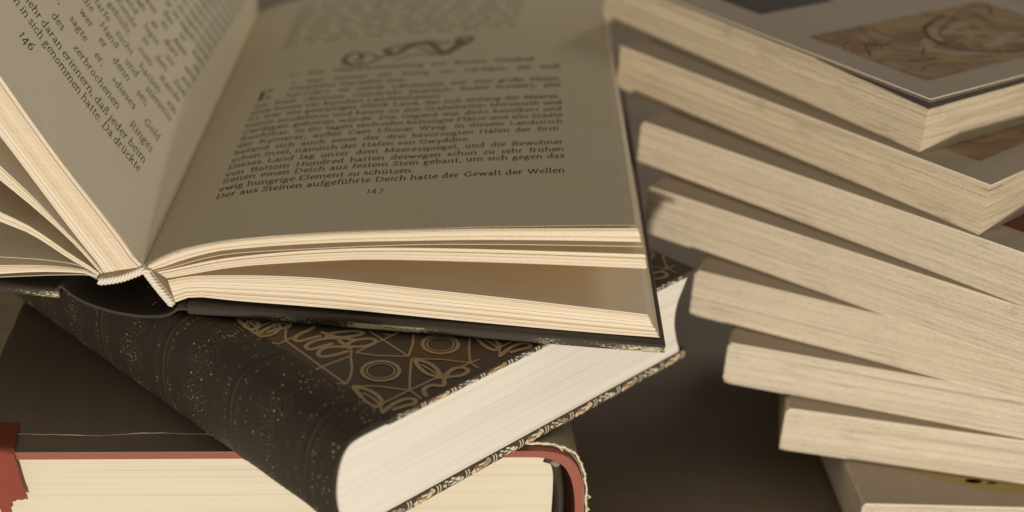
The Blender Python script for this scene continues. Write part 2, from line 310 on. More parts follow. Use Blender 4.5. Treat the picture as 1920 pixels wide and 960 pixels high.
G(';', 2.6, [[(.8, .5), (1.7, .5)], [(1.4, .9), (.9, -1.4)], [(.8, 4.2), (1.7, 4.2)], [(1.25, 3.7), (1.25, 4.7)]])
G('-', 3.6, [[(.7, 2.4), (2.9, 2.4)]])
G('»', 4.6, [[(.8, 3.9), (2.1, 2.5)], [(2.1, 2.5), (.8, 1.1)], [(2.4, 3.9), (3.7, 2.5)], [(3.7, 2.5), (2.4, 1.1)]])
G('«', 4.6, [[(2.1, 3.9), (.8, 2.5)], [(.8, 2.5), (2.1, 1.1)], [(3.7, 3.9), (2.4, 2.5)], [(2.4, 2.5), (3.7, 1.1)]])
G('(', 3.2, [], [[(2.6, 7.4), (1.1, 3), (2.6, -1.6)]])
G(')', 3.2, [], [[(.6, 7.4), (2.1, 3), (.6, -1.6)]])
def set_line(b, txt, x0, x1, size, put, justify=True, weight=1.0, ysc=1.0):
    "sets one line between x0 and x1 (units of the page); put(x, dy) -> 3-D point"
    k = size/xh; adv = sum(GL[c][0] if c in GL else 0 for c in txt)*k; ns = txt.count(' ')
    sp = 2.6*k
    if justify and ns:
        sp = (x1-x0-adv)/ns
        if sp < 1.8*k: kx = (x1-x0)/(adv+ns*2.4*k); sp = 2.4*k*kx
        else: kx = 1
    else: kx = 1
    x = x0
    for c in txt:
        if c == ' ': x += sp; continue
        if c not in GL: continue
        a, st = GL[c]
        for s_ in st:
            if len(s_) == 2 and abs(s_[0][0]-s_[1][0])+abs(s_[0][1]-s_[1][1]) > 3:   # bend long strokes with the page
                s_ = [(s_[0][0]+(s_[1][0]-s_[0][0])*t/2, s_[0][1]+(s_[1][1]-s_[0][1])*t/2) for t in range(3)]
            stroke2d(b, s_, k*weight, lambda X, Y, x=x: put(x+X*k*kx, Y*k*ysc), 0, (.75, 1.15))
        x += a*k*kx
    return x

# ------------------------------------------------------------------ table
tb = B(); tb.box(-1.6, 1.6, .352, 2.6, -.03, 0)
tbl = tb.build('tabletop', M['table']); tbl['kind'] = 'structure'

# ------------------------------------------------------------------ open book
for k, (a, c) in enumerate([((.90, .80, .64), (.96, .86, .70)), ((.82, .70, .51), (.90, .77, .57)), ((.68, .53, .36), (.80, .64, .44)), ((.94, .85, .70), (.97, .89, .75))]):
    t = NT('leaf_paper'); f = t.noise(t.coord((8, 300, 1500)), 1, 4, .6)
    t.col(t.ramp(f, [(.3, a), (.7, c)])); t.set(Roughness=.9, Specular_IOR_Level=.1)
    t.b.inputs['Subsurface Weight'].default_value = 0
    M['lf%d' % k] = t.m
LEAF = [M['lf0'], M['lf1'], M['lf2'], M['lf3']]
PR = {
    'P147': [(-9.95, 103.45), (-7.5, 105.1), (-5.0, 106.6), (0.0, 109.4), (6.6, 111.7), (14.7, 114.1), (25.9, 116.3), (37.0, 118.2), (52.9, 120.6), (68.6, 122.5), (87.3, 124.9), (105.9, 126.9), (121.3, 128.5), (135.2, 129.8)],
    'A0': [(-9.0, 103.4), (-7.0, 104.8), (-4.7, 106.3), (0.3, 109.0), (6.9, 111.4), (15.0, 113.7), (26.2, 116.0), (37.4, 117.8), (53.2, 120.1), (68.9, 122.0), (87.7, 124.2), (106.3, 126.0), (121.7, 127.4), (136.2, 128.7)],
    'A1': [(-7.3, 102.2), (-3.5, 103.7), (1.5, 106.1), (8.0, 108.7), (14.5, 110.7), (30.6, 113.7), (49.7, 116.5), (68.7, 118.7), (90.6, 121.0), (114.0, 122.9), (137.7, 124.5)],
    'leafR': [(-6.5, 102.0), (-0.2, 104.2), (14.5, 109.4), (37.0, 113.2), (68.7, 117.5), (90.7, 119.7), (114.1, 121.5), (138.3, 123.2)],
    'B0': [(-6.0, 101.6), (-0.3, 103.4), (14.4, 108.0), (37.0, 112.5), (59.3, 115.6), (82.9, 117.5), (106.5, 118.9), (138.9, 120.6)],
    'B1': [(-3.1, 99.7), (2.0, 101.1), (19.2, 105.7), (43.4, 109.7), (59.3, 111.7), (83.1, 113.3), (106.8, 114.6), (140.1, 116.0)],
    'C0': [(-2.9, 99.0), (1.2, 100.3), (6.9, 101.5), (25.1, 103.2), (43.3, 104.0), (59.4, 103.6), (83.5, 102.9), (107.6, 102.1), (141.9, 100.7)],
    'C1': [(-0.9, 91.5), (1.7, 93.0), (6.6, 94.0), (18.9, 93.7), (49.8, 93.8), (92.0, 93.1), (124.3, 92.8), (146.2, 93.0)],
    'P146': [(-10.0, 103.4), (-11.3, 104.1), (-15.9, 111.7), (-20.3, 118.2), (-30.7, 132.9), (-39.9, 147.3), (-47.8, 160.5)],
    'LA0': [(-10.5, 103.0), (-11.8, 103.8), (-16.3, 111.3), (-20.8, 117.9), (-31.2, 132.9), (-40.3, 147.3), (-48.2, 160.5)],
    'LA1': [(-22.5, 99.8), (-23.4, 101.9), (-29.0, 109.8), (-36.1, 120.6), (-45.2, 134.9), (-51.1, 143.9)],
    'LB0': [(-22.8, 99.9), (-27.6, 106.7), (-33.5, 113.5), (-42.2, 123.7), (-50.8, 132.6)],
    'LB1': [(-23.3, 99.3), (-28.5, 105.9), (-33.7, 111.7), (-42.5, 120.2), (-51.3, 127.9)],
    'LC0': [(-23.8, 99.5), (-27.2, 102.1), (-32.6, 105.6), (-43.2, 113.2), (-52.4, 117.6)],
    'LC1': [(-24.1, 98.9), (-27.6, 100.9), (-32.7, 103.7), (-43.4, 110.8), (-52.7, 114.4)],
    'leafL': [(-24.3, 98.9), (-29.6, 101.7), (-37.7, 102.6), (-45.8, 102.7), (-54.0, 102.5)],
    'LD0': [(-24.5, 98.7), (-28.1, 100.2), (-37.9, 100.6), (-46.1, 100.2), (-54.4, 99.4)],
    'LD1': [(-24.7, 97.9), (-27.4, 99.1), (-38.1, 98.7), (-46.3, 97.8), (-54.7, 96.5)],
    'lastL': [(-24.9, 97.7), (-27.4, 98.8), (-38.1, 97.8), (-46.5, 96.7), (-54.8, 95.6)],
    'head': [(-24.1, 96.9), (-21.0, 97.5), (-16.8, 98.7), (-12.6, 100.7), (-9.9, 102.0), (-8.6, 100.3), (-6.8, 97.6), (-4.3, 94.1), (-1.9, 91.0)],
    'spine': [(-35.1, 95.0), (-32.1, 92.3), (-28.9, 90.4), (-24.9, 88.9), (-19.2, 87.5), (-12.3, 86.9), (-6.0, 87.3), (-2.3, 88.4), (0.1, 90.3)],
}
EV = Vector((cos(R(-1.8)), sin(R(-1.8)))); NV = Vector((cos(R(90.8)), sin(R(90.8))))
OX, OY = .0477-.148*EV.x, .3601-.148*EV.y
OZ = .0884
HB = 258.0                                   # page height, mm
ob = thing('open_book', 'old black book lying open at pages 146 and 147 on the other books', 'book', (OX, OY, OZ))
def clamp(x, a=0, b=1): return max(a, min(b, x))
def P3(s, z, n):
    if s >= -10.01: sh = .045*n*clamp((60-s)/70)
    else: sh = .045*n*clamp(1-math.hypot(s+10, z-103.5)/20)
    s2 = s-sh
    if n > 165 and s > 95: z -= 1.6*clamp((n-165)/30)*clamp((s-95)/25)
    return (MM*(s2*EV.x+n*NV.x), MM*(s2*EV.y+n*NV.y), MM*z-OZ)
def dens(pr, ext=None, k=5):
    pts = [Vector(p) for p in pr]
    if ext:
        L = sum((pts[i+1]-pts[i]).length for i in range(len(pts)-1)); d = (pts[-1]-pts[-2]).normalized()
        cnt = 5
        for i in range(cnt): pts.append(pts[-1]+d*(ext-L)/cnt)
    return [(p.x, p.y) for p in crom([(p[0], p[1]) for p in pts], k)]
def resample(pts, n):
    L = [0]
    for i in range(len(pts)-1): L.append(L[-1]+math.hypot(pts[i+1][0]-pts[i][0], pts[i+1][1]-pts[i][1]))
    out = []; j = 0
    for k in range(n):
        d = L[-1]*k/(n-1)
        while j < len(L)-2 and L[j+1] < d: j += 1
        t = (d-L[j])/max(1e-9, L[j+1]-L[j]); out.append((pts[j][0]+(pts[j+1][0]-pts[j][0])*t, pts[j][1]+(pts[j+1][1]-pts[j][1])*t))
    return out
NS = [0, .12, .35, .7, 1]
def leaf_sheet(b, topc, botc, n0, n1, mi):
    "one thick leaf between two cross-section curves"
    m = len(topc); base = len(b.v); rows = [n0+(n1-n0)*q for q in NS]
    for nn in rows:
        for p in topc: b.v.append(P3(p[0], p[1], nn))
        for p in botc: b.v.append(P3(p[0], p[1], nn))
    e0 = len(b.v)                                  # the cut front end has points of its own, so shading stays crisp
    for p in topc: b.v.append(P3(p[0], p[1], rows[0]))
    for p in botc: b.v.append(P3(p[0], p[1], rows[0]))
    def q(r, side, i): return base+r*2*m+side*m+i
    for i in range(m-1):
        b.f.append((e0+m+i, e0+m+i+1, e0+i+1, e0+i)); b.m.append(mi)
        b.f.append((q(len(rows)-1, 0, i), q(len(rows)-1, 0, i+1), q(len(rows)-1, 1, i+1), q(len(rows)-1, 1, i))); b.m.append(mi)
    for r in range(len(rows)-1):
        for i in range(m-1):
            b.f.append((q(r, 0, i), q(r, 0, i+1), q(r+1, 0, i+1), q(r+1, 0, i))); b.m.append(mi)
            b.f.append((q(r, 1, i), q(r+1, 1, i), q(r+1, 1, i+1), q(r, 1, i+1))); b.m.append(mi)
        b.f.append((q(r, 0, m-1), q(r, 1, m-1), q(r+1, 1, m-1), q(r+1, 0, m-1))); b.m.append(mi)
        b.f.append((q(r, 1, 0), q(r, 0, 0), q(r+1, 0, 0), q(r+1, 1, 0))); b.m.append(mi)
def section(name, upk, lok, n, ext=None, m=34, wave=.05, jag=.5):
    "a gathering of leaves filling the space between two measured curves"
    U = resample(dens(PR[upk], ext), m); L = resample(dens(PR[lok], ext), m); b = B(); rnd = random.Random(hash(name+upk) % 999 if False else len(upk)*31+n)
    cur = [rnd.random() for _ in range(5)]
    for k in range(n):
        j = rnd.uniform(-jag, jag)*.5; ph = rnd.uniform(0, 6); am = wave*rnd.random()
        t0 = k/n; t1 = (k+rnd.uniform(.80, 1.0))/n
        rec = 3+rnd.choice([0, .05, .1, .15, .35, .0, .6 if rnd.random() < .3 else 0])
        top, bot = [], []
        for i in range(m):
            u = i/(m-1); d = math.sin(u*7+ph)*am*clamp(u*4)
            for t, dst in ((t0, top), (t1, bot)):
                x = U[i][0]+(L[i][0]-U[i][0])*t; z = U[i][1]+(L[i][1]-U[i][1])*t
                tx = U[min(i+1, m-1)][0]-U[max(i-1, 0)][0]; tz = U[min(i+1, m-1)][1]-U[max(i-1, 0)][1]; ln = math.hypot(tx, tz)
                if i == m-1: x += tx/ln*j; z += tz/ln*j
                dst.append((x, z+d*.3))
        leaf_sheet(b, top, bot, rec, HB-rnd.uniform(0, .6), rnd.choices([0, 1, 2, 3], [5, 3, 1, 3])[0])
    return b.build(name, LEAF, ob, False, True)
section('page_section', 'A0', 'A1', 22)
section('page_section', 'B0', 'B1', 16)
section('page_section', 'C0', 'C1', 34, wave=.03)
section('page_section', 'LA0', 'LA1', 44, 137, jag=.8)
section('page_section', 'LB0', 'LB1', 11, 136, jag=1.5)
section('page_section', 'LC0', 'LC1', 7, 136, jag=1.5)
section('page_section', 'LD0', 'LD1', 9, 136)
def single(name, key, th, mat, ext=None, n1=HB, off=0):
    c = resample(dens(PR[key], ext), 60); top = c; bot = [(p[0], p[1]-th) for p in c] if key[0] != 'L' and key != 'P146' else [(p[0]-th*.84, p[1]-th*.54) for p in c]
    b = B(); leaf_sheet(b, top, bot, 3-off, n1, 0); o = b.build(name, mat, ob, True); 
    return o, c
def flat_edges(o):
    for p in o.data.polygons: p.use_smooth = p.area > 2e-6
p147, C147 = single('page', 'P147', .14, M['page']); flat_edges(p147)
p146, C146 = single('page', 'P146', .14, M['page_lit'], 137); flat_edges(p146)
lr, _ = single('leaf', 'leafR', .16, M['lf0']); ll, _ = single('leaf', 'leafL', .14, M['lf3'], 136)
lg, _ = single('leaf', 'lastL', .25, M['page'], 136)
def cum(c):
    L = [0]
    for i in range(len(c)-1): L.append(L[-1]+math.hypot(c[i+1][0]-c[i][0], c[i+1][1]-c[i][1]))
    return L
def z_at(c, s):
    for i in range(len(c)-1):
        if c[i][0] <= s <= c[i+1][0]:
            t = (s-c[i][0])/(c[i+1][0]-c[i][0]); return c[i][1]+(c[i+1][1]-c[i][1])*t
    return c[-1][1]
A0_146 = None
L146 = cum(C146)
# distance along page 146 is counted from the foot of its straight part
i0 = min(range(len(C146)), key=lambda i: abs(C146[i][0]+11.3)+abs(C146[i][1]-104.1)); base146 = L146[i0]
def at146(arc):
    d = arc+base146
    for i in range(len(L146)-1):
        if L146[i] <= d <= L146[i+1]:
            t = (d-L146[i])/(L146[i+1]-L146[i]); return C146[i][0]+(C146[i+1][0]-C146[i][0])*t, C146[i][1]+(C146[i+1][1]-C146[i][1])*t
    return C146[-1]
def put147(n0):
    def f(s, dy):
        n = n0-(.055 if n0 < 165 else .12)*(115.9-s)+dy; return P3(s, z_at(C147, s)+.07, n)
    return f
def put146(n0, x1):
    def f(x, dy):
        arc = 15.4+(x1-x); s, z = at146(arc); n = n0-.02*(arc-15.4)+dy; return P3(s+.06, z+.04, n)
    return f
rows147 = [
 (42.0, 'Der aus Steinen aufgeführte Deich hatte der Gewalt der Wellen', 1), (48.0, 'ewig hungrige Element zu schützen.', 0),
 (54.2, 'Zeiten einen Deich aus festem Stein gebaut, um sich gegen das', 1), (59.8, 'von Bottom Hundred hatten deswegen schon zu sehr frühen', 1),
 (66.0, 'Dieses Land lag unter dem Meeresspiegel, und die Bewohner', 1), (72.2, 'schen Insel, nämlich der Hafen von Gwyddno.', 0),
 (78.4, 'befand sich auch einer der drei bevorzugten Häfen der Briti-', 1), (84.8, 'der Kymerer, außer Caer Llionar Wysg. In diesem Landstrich', 1),
 (91.0, 'fruchtbar. In ihr lagen sechzehn befestigte Plätze und alle Städte', 1), (97.2, 'Cardigan gehören würde. Die Gegend war dicht bevölkert und', 1),
 (103.6, 'heute ausdehnte und heute zu den Grafschaften Merioneth und', 1), (110.1, 'Es war ein gewaltiges Stück Land, das sich entlang der Meeres-', 1),
 (116.3, 'eine heute ein hundert Landeinheiten)', 0), (122.6, 'die hieß »Bottom Hundred« (wörtlich: Boden hundert, also', 1),
 (129.5, 'herrührt. Teil seiner Ländereien war eine große Ebene,', 1), (136.4, 'Gwyddno Garanhir war.', 0), (143.4, 's war einmal ein König von Cardigan, der hieß', 1)]
tx = B(); put = None
for i, (n0, t, j) in enumerate(rows147):
    x0 = 6.2
    if i in (15, 16, 14): x0 = 17
    set_line(tx, t, x0, 115.9, 1.88, put147(n0), bool(j), 1.22, 1.38)
set_line(tx, '147', 54.0, 64, 1.85, put147(33.5), False, 1, 1.35)
set_line(tx, '11. Die Überschwemmung von Bottom Hundred', 15, 106, 1.9, put147(153), True, 1.35, 1.35)
set_line(tx, 'E', 6.2, 16, 4.2, put147(131), False, .75, 1.6)
up_t = ['und so kam es, daß er ihnen alles sagte und wieder ging.', 'Sie aber blieben in dem Saal und sahen ihm lange nach, bis', 'das Licht der Fackeln niederbrannte und der Morgen kam.',
        'Da stand der Alte auf und sprach zu ihnen von dem Land,', 'das hinter den Hügeln lag und das nun keiner mehr kannte', 'und von den Menschen, die dort gelebt hatten, und wie sie',
        'einst über das Meer gekommen waren, und keiner wußte', 'woher, nur daß sie da waren und Häuser bauten und lebten', 'und ihre Toten begruben unter den großen Steinen am Ufer', 'und wieder fort gingen, als die Zeit dafür gekommen war.']
for i, t in enumerate(up_t): set_line(tx, t, 8, 115.0, 1.62, put147(199.5+6.2*i), True, 1.15, 1.3)
tx.build('printed_text', M['ink'], p147, False, False)
# small ornament between the two stories
fl = B(); pf = put147(176)
def orn(pts, w): stroke2d(fl, [(p.x, p.y*1.9+(p.x-57)*.07-3) for p in crom(pts, 6)], w, pf, 0)
def orn2(pts, w): stroke2d(fl, [(57+p.x*.075, -p.y*.20) for p in crom(pts, 6)], w, pf, 0)
orn2([(-215, 50), (-260, 58), (-305, 40), (-310, 0), (-280, -18), (-240, -8), (-232, 22), (-262, 34)], 2.0)
orn2([(-310, 30), (-250, 62), (-180, 50), (-120, 20), (-70, 18)], 1.6)
orn2([(-240, -10), (-190, -2), (-150, 20)], 1.2)
orn2([(-125, -28), (-100, 5), (-60, 8), (-20, -25), (30, -42), (90, -40), (130, -10), (160, 18), (205, 12), (240, -20), (262, -50)], 3.0)
orn2([(-110, -30), (-50, -38), (20, -52), (90, -55), (150, -38), (200, -40)], 2.0)
orn2([(-70, 55), (-10, 30), (60, 22), (130, 34)], 1.0)
orn2([(150, 30), (190, 34), (240, 4), (300, -30), (312, -58), (270, -66), (235, -52), (255, -30), (290, -40)], 2.2)
orn2([(20, -20), (60, -10), (110, 20), (150, 30)], 1.2)
fl.build('printed_ornament', M['ink_soft'], p147, False, False)
rows146 = [(38.5, 'den Ring wohl wieder an in sich genommen hatte. Da drückte', 15.4), (45.5, 'konnte sich bald nicht mehr daran erinnern, daß jeder beim', 15.4), (54.8, 'Abschied eine Hälfte des zerbrochenen Ringes', 15.4),
 (64.8, 'mein Name ist Talchmei«, sagte er, »dieses Gold', 15.4), (74.5, 'nach langer Zeit fragten, wer er denn sei;', 26), (82.3, 'sein Instrument in die Hand und stimmte', 15.4), (89.5, 'ihm und die Harfe nicht hatten ein', 15.4),
 (98, 'trug den Lumpen gehüllt. zum Rande', 17), (106, 'einen Mann mit Kunde in den Saal', 16), (114, 'hinter das Feuer und legte sie auf', 16), (122, 'keinen Menschen sah er dort und', 16), (130, 'weiter bis zu dem Haus in dem sie', 16), (138, 'lebten, und als er an das Tor kam', 16)]
rows146 += [(146+8.2*i, 'und keiner der Leute wollte ihm glauben, was er zu sagen hatte', 16) for i in range(13)]
t6 = B()
for i, (n0, t, a1) in enumerate(rows146):
    n_ch = sum(GL[c][0] if c in GL else 6.3 for c in t)*.41
    full = 104.0 if i in (0, 1) or i > 12 else min(106, n_ch*(1.12 if i != 2 else 1.3))
    if i > 12: full = 104
    set_line(t6, t, 0, full, 1.95, put146(n0+.144*0, full+a1-15.4), True, .92 if i < 10 else 1.2, 1.65)
set_line(t6, '146', 0, 9, 2.1, put146(28.5, 56.1), False, .9, 1.7)
t6.build('printed_text', M['ink'], p146, False, False)

# boards and spine of the cover
def board(name, s0, s1, z0, z1):
    b = B(); n = 30; vs = []; th = z1-z0
    prof = []
    r = .9
    sec = [(0+r, 0), (.35, .35), (0, r), (0, th-r), (.35, th-.35), (r, th)]
    # rounded box: rings across s, cross-section in n,z
    ring = [(a, c) for a, c in sec]+[(HB+4-a, c) for a, c in sec[::-1]]
    cols = [s0, s0+.5]+[s0+(s1-s0)*k/12 for k in range(1, 12)]+[s1-.5, s1]
    for ci, s in enumerate(cols):
        ins = .45 if ci in (0, len(cols)-1) else 0
        for a, c in ring:
            a2 = a+(ins if a < 100 else -ins); c2 = clamp(c, ins, th-ins)
            b.v.append((MM*((s-s0)*EV.x+a2*NV.x), MM*((s-s0)*EV.y+a2*NV.y+(0 if False else 0)), MM*c2))
    m = len(ring)
    for i in range(len(cols)-1):
        for k in range(m): b.f.append((i*m+k, i*m+(k+1) % m, (i+1)*m+(k+1) % m, (i+1)*m+k)); b.m.append(0)
    b.f.append(tuple(range(m))[::-1]); b.f.append(tuple((len(cols)-1)*m+k for k in range(m))); b.m += [0, 0]
    o = b.build(name, M['board'], ob, True); o.location = (MM*s0*EV.x, MM*s0*EV.y, MM*z0-OZ)
    for p in o.data.polygons: p.use_smooth = False
    return o
# rubbed-board shader measures depth from the front edge along Y, so undo the cover's small slant there
board('cover_board', 3.0, 148.0, 89.1, 92.7)
board('cover_board', -172.0, -36.0, 91.2, 94.4)
sp = B(); so = resample(dens(PR['spine'], None), 40); so = so+[(2.0, 90.8), (3.6, 90.6)]; so = [(-37, 93.4)]+so
out = so; inn = [(p[0]+.0, p[1]+1.0) for p in so]
prof = out+inn[::-1]
b = B(); n = len(prof)
for nn in (.2, 120, HB+3.5):
    for s, z in prof: b.v.append((MM*(s*EV.x+nn*NV.x), MM*(s*EV.y+nn*NV.y), MM*z-OZ))
h = len(out)
for r_ in range(2):
    for i in range(n): b.f.append((r_*n+i, r_*n+(i+1) % n, (r_+1)*n+(i+1) % n, (r_+1)*n+i)); b.m.append(0)
for i in range(h-1):
    b.f.append((i, i+1, n-2-i, n-1-i)); b.f.append((2*n+i, 2*n+n-1-i, 2*n+n-2-i, 2*n+i+1)); b.m += [0, 0]
b.build('spine_cover', M['black_cloth'], ob, False)
# faint rubbed line along the edge of the spine
# plaited headband
hb = B(); path = crom([(p[0], p[1]) for p in PR['head']], 14); path = [Vector((p.x, p.y, 0)) for p in path]
path = [Vector((a, b_, 0)) for a, b_ in resample([(p.x, p.y) for p in path], 150)]
for k in range(3):
    pts = []
    for i, p in enumerate(path):
        t = (path[min(i+1, len(path)-1)]-path[max(i-1, 0)]).normalized(); nn = Vector((-t.y, t.x, 0)); a = i*.33+k*2*pi/3
        q = p+nn*(.72*cos(a)+.1); pts.append(P3(-9.9 if False else q.x, q.y, 0)); x, y, z = pts[-1]
        s2 = q.x; nn2 = 2.3+.55*sin(a)
        pts[-1] = (MM*(s2*EV.x+nn2*NV.x), MM*(s2*EV.y+nn2*NV.y), MM*q.y-OZ)
    tube(hb, pts, .00050, 8)
lin = B(); vs = []
for i in range(0, 150, 3):
    p = path[i]; t = (path[min(i+3, 149)]-path[max(i-3, 0)]).normalized(); nn = Vector((-t.y, t.x, 0))
    for q, nd in ((p+nn*.2, 3.1), (p+nn*1.3, 3.1), (p+nn*1.3, 9), (p+nn*.2, 9)): vs.append((MM*(q.x*EV.x+nd*NV.x), MM*(q.x*EV.y+nd*NV.y), MM*q.y-OZ))
lin.add(vs, [(4*i+k, 4*i+(k+1) % 4, 4*i+4+(k+1) % 4, 4*i+4+k) for i in range(len(vs)//4-1) for k in range(4)])
lin.build('spine_lining', M['lf0'], ob, False)
core = [(MM*(p.x*EV.x+3.2*NV.x), MM*(p.x*EV.y+3.2*NV.y), MM*p.y-OZ) for p in path[::5]]
tube(hb, core, .0011, 8)
o = hb.build('headband', M['thread'], ob, True)

# ------------------------------------------------------------------ patterned book
tan = [[(6.3, 51.0), (4.9, 32.5), (4.2, 20.9)], [(15.1, 31.8), (4.9, 32.5), (1.9, 32.4)], [(15.1, 31.8), (10.8, 26.1), (6.8, 22.5), (4.2, 20.9)], [(1.6, 23.6), (4.2, 20.9)], [(12.3, 58.3), (8.0, 53.3), (6.3, 51.0)], [(2.6, 52.7), (3.3, 50.9), (6.3, 51.0), (10.5, 51.1)], [(16.0, 46.4), (12.1, 47.4), (9.1, 48.1), (8.9, 50.2), (12.0, 51.3), (15.9, 51.4), (18.4, 52.2)], [(15.8, 40.5), (12.0, 41.4), (8.5, 42.3), (8.8, 44.6), (12.3, 45.3), (15.7, 44.3), (19.5, 41.5), (22.2, 37.9)], [(16.6, 34.2), (10.8, 35.5), (8.3, 37.2), (9.2, 39.3), (12.6, 40.0), (16.9, 37.2), (17.9, 34.5)], [(17.4, 48.1), (18.9, 43.0), (21.4, 40.9), (24.9, 39.4), (26.8, 39.7), (25.6, 41.9), (22.5, 44.0), (19.0, 45.4), (16.2, 44.4)], [(18.3, 41.2), (18.1, 37.0), (21.0, 33.7), (24.9, 32.7), (26.5, 33.9), (25.4, 36.1), (21.1, 37.8), (16.1, 36.9)], [(17.3, 32.2), (28.4, 32.6), (34.6, 32.6)], [(28.8, 39.4), (28.4, 32.6), (27.8, 20.5)], [(17.3, 32.2), (21.6, 26.2), (27.8, 20.5)], [(27.8, 20.5), (33.5, 24.9), (37.6, 29.0)], [(31.0, 35.2), (31.9, 32.9), (35.1, 32.6)], [(17.4, 34.0), (15.2, 31.7)], [(27.5, 18.9), (21.2, 12.7), (15.4, 6.5)], [(15.4, 6.5), (10.5, 13.6), (4.6, 18.9)], [(27.8, 18.7), (33.8, 13.0), (38.9, 5.9)], [(38.9, 5.9), (43.8, 11.4), (49.4, 16.6)], [(15.4, 6.5), (26.5, 6.4), (38.9, 5.9), (42.4, 5.6)], [(4.6, 18.4), (3.4, 14.4), (2.2, 10.4), (2.4, 6.6), (4.9, 6.5), (6.7, 9.9), (6.7, 14.0), (5.5, 16.8), (4.6, 18.4)], [(4.6, 14.2), (4.8, 9.8), (3.5, 5.2), (0.8, 2.7)], [(27.7, 17.8), (25.7, 13.2), (25.3, 9.2), (27.0, 6.4), (29.2, 10.2), (29.4, 14.6), (27.7, 17.8)], [(27.4, 14.5), (27.3, 9.2), (26.8, 5.2), (26.3, 3.1)], [(25.5, 6.3), (29.2, 4.1), (32.5, 2.5), (35.3, 3.2), (35.4, 5.4), (32.2, 6.7), (27.4, 4.7), (24.4, 2.1), (21.8, 4.4), (18.6, 4.1), (16.8, 1.1)], [(5.0, 6.4), (15.4, 6.5), (14.9, 1.1)], [(0.8, 2.7), (6.6, 4.1), (11.0, 4.0), (13.2, 2.1), (11.6, 0.6), (8.7, 1.5), (5.0, 2.3)], [(38.9, 5.9), (38.5, 2.2)]]
brown = [[(37.8, 28.7), (28.3, 20.0), (34.3, 13.5), (39.2, 6.6), (43.5, 11.6), (49.3, 17.1)], [(1.4, 22.0), (1.1, 16.0), (4.2, 19.5)], [(2.4, 61.9), (3.0, 52.1), (6.3, 51.5), (11.0, 57.5), (9.9, 60.4)]]

PZ = .0532
pb = thing('patterned_book', 'thick closed book in black and tan patterned boards with a gold tooled leather spine', 'book', (-.0318, .3163, PZ), R(48))
rp = random.Random(4)
def pat_board(name, z0, z1, x0, x1, yw, edge_amp):
    b = B(); n = 70; ys = []
    for i in range(n+1):
        x = x0+(x1-x0)*i/n; ys.append((x, -.6+edge_amp*(math.sin(x*1.3)*.4+math.sin(x*3.1+1)*.3+rp.uniform(-.3, .3))))
    mid = (z0+z1)/2; th = (z1-z0)/2
    sec = [(0, -1), (-.25, -.55), (-.3, 0), (-.25, .55), (0, 1)]
    rows = []
    for x, y in ys:
        r = [(x*MM, (y+.35+dy*1.1)*MM, (mid+dz*th)*MM) for dy, dz in sec]; rows.append(r+[(x*MM, yw*MM, z1*MM), (x*MM, yw*MM, z0*MM)])
    m = 7
    for r in rows: b.v += r
    for i in range(n):
        for k in range(m): b.f.append((i*m+k, i*m+(k+1) % m, (i+1)*m+(k+1) % m, (i+1)*m+k)); b.m.append(0)
    b.f.append(tuple(range(m))[::-1]); b.f.append(tuple(n*m+k for k in range(m))); b.m += [0, 0]
    return b, ys
def clipu(pts, u1=140.0):
    out = []; cur = []
    for p in pts:
        if p[0] <= u1 and p[1] > .15: cur.append(p)
        else:
            if len(cur) > 1: out.append(cur)
            cur = []
    if len(cur) > 1: out.append(cur)
    return out
def draw_pattern(b, ztop, shifts):
    for du, dw, full in shifts:
        lay = [0, 0]
        def put(x, y):
            lay[1] += 1; return (x*MM, y*MM, (ztop+lay[0]*.006+(lay[1] % 400)*.00004)*MM)
        for poly in brown:
            q = [(x+du, y+dw) for x, y in poly]
            if all(p[0] < 139.5 and p[1] > .2 for p in q) and (full or du == 0): b.add([(x*MM, y*MM, (ztop-.015)*MM) for x, y in q], [tuple(range(len(q)))], 2)
        for ln in tan:
            lay[0] += 1; lay[1] = 0
            q = [(x+du, y+dw) for x, y in ln]
            c = [(p.x, p.y) for p in crom(q, 6)] if len(q) > 3 else [(q[i][0]+(q[i+1][0]-q[i][0])*t/6, q[i][1]+(q[i+1][1]-q[i][1])*t/6) for i in range(len(q)-1) for t in range(6)]+[q[-1]]
            for seg in clipu(c): stroke2d(b, seg, 1.35 if len(q) > 5 else .72, put, 1)
        for cx, cy in ((16.1, 19.6), (39.6, 19.3), (5.5, 61.5)):
            cx += du; cy += dw
            if cx > 134: continue
            for r_, wd in ((5.4, 1.15), (4.05, .5)):
                lay[0] += 1; lay[1] = 0
                pts = [(cx+r_*cos(a*pi/20), cy+r_*sin(a*pi/20)*.98) for a in range(41)]
                for seg in clipu([p for p in pts if p[0] > 1.2]): stroke2d(b, seg, wd, put, 1)
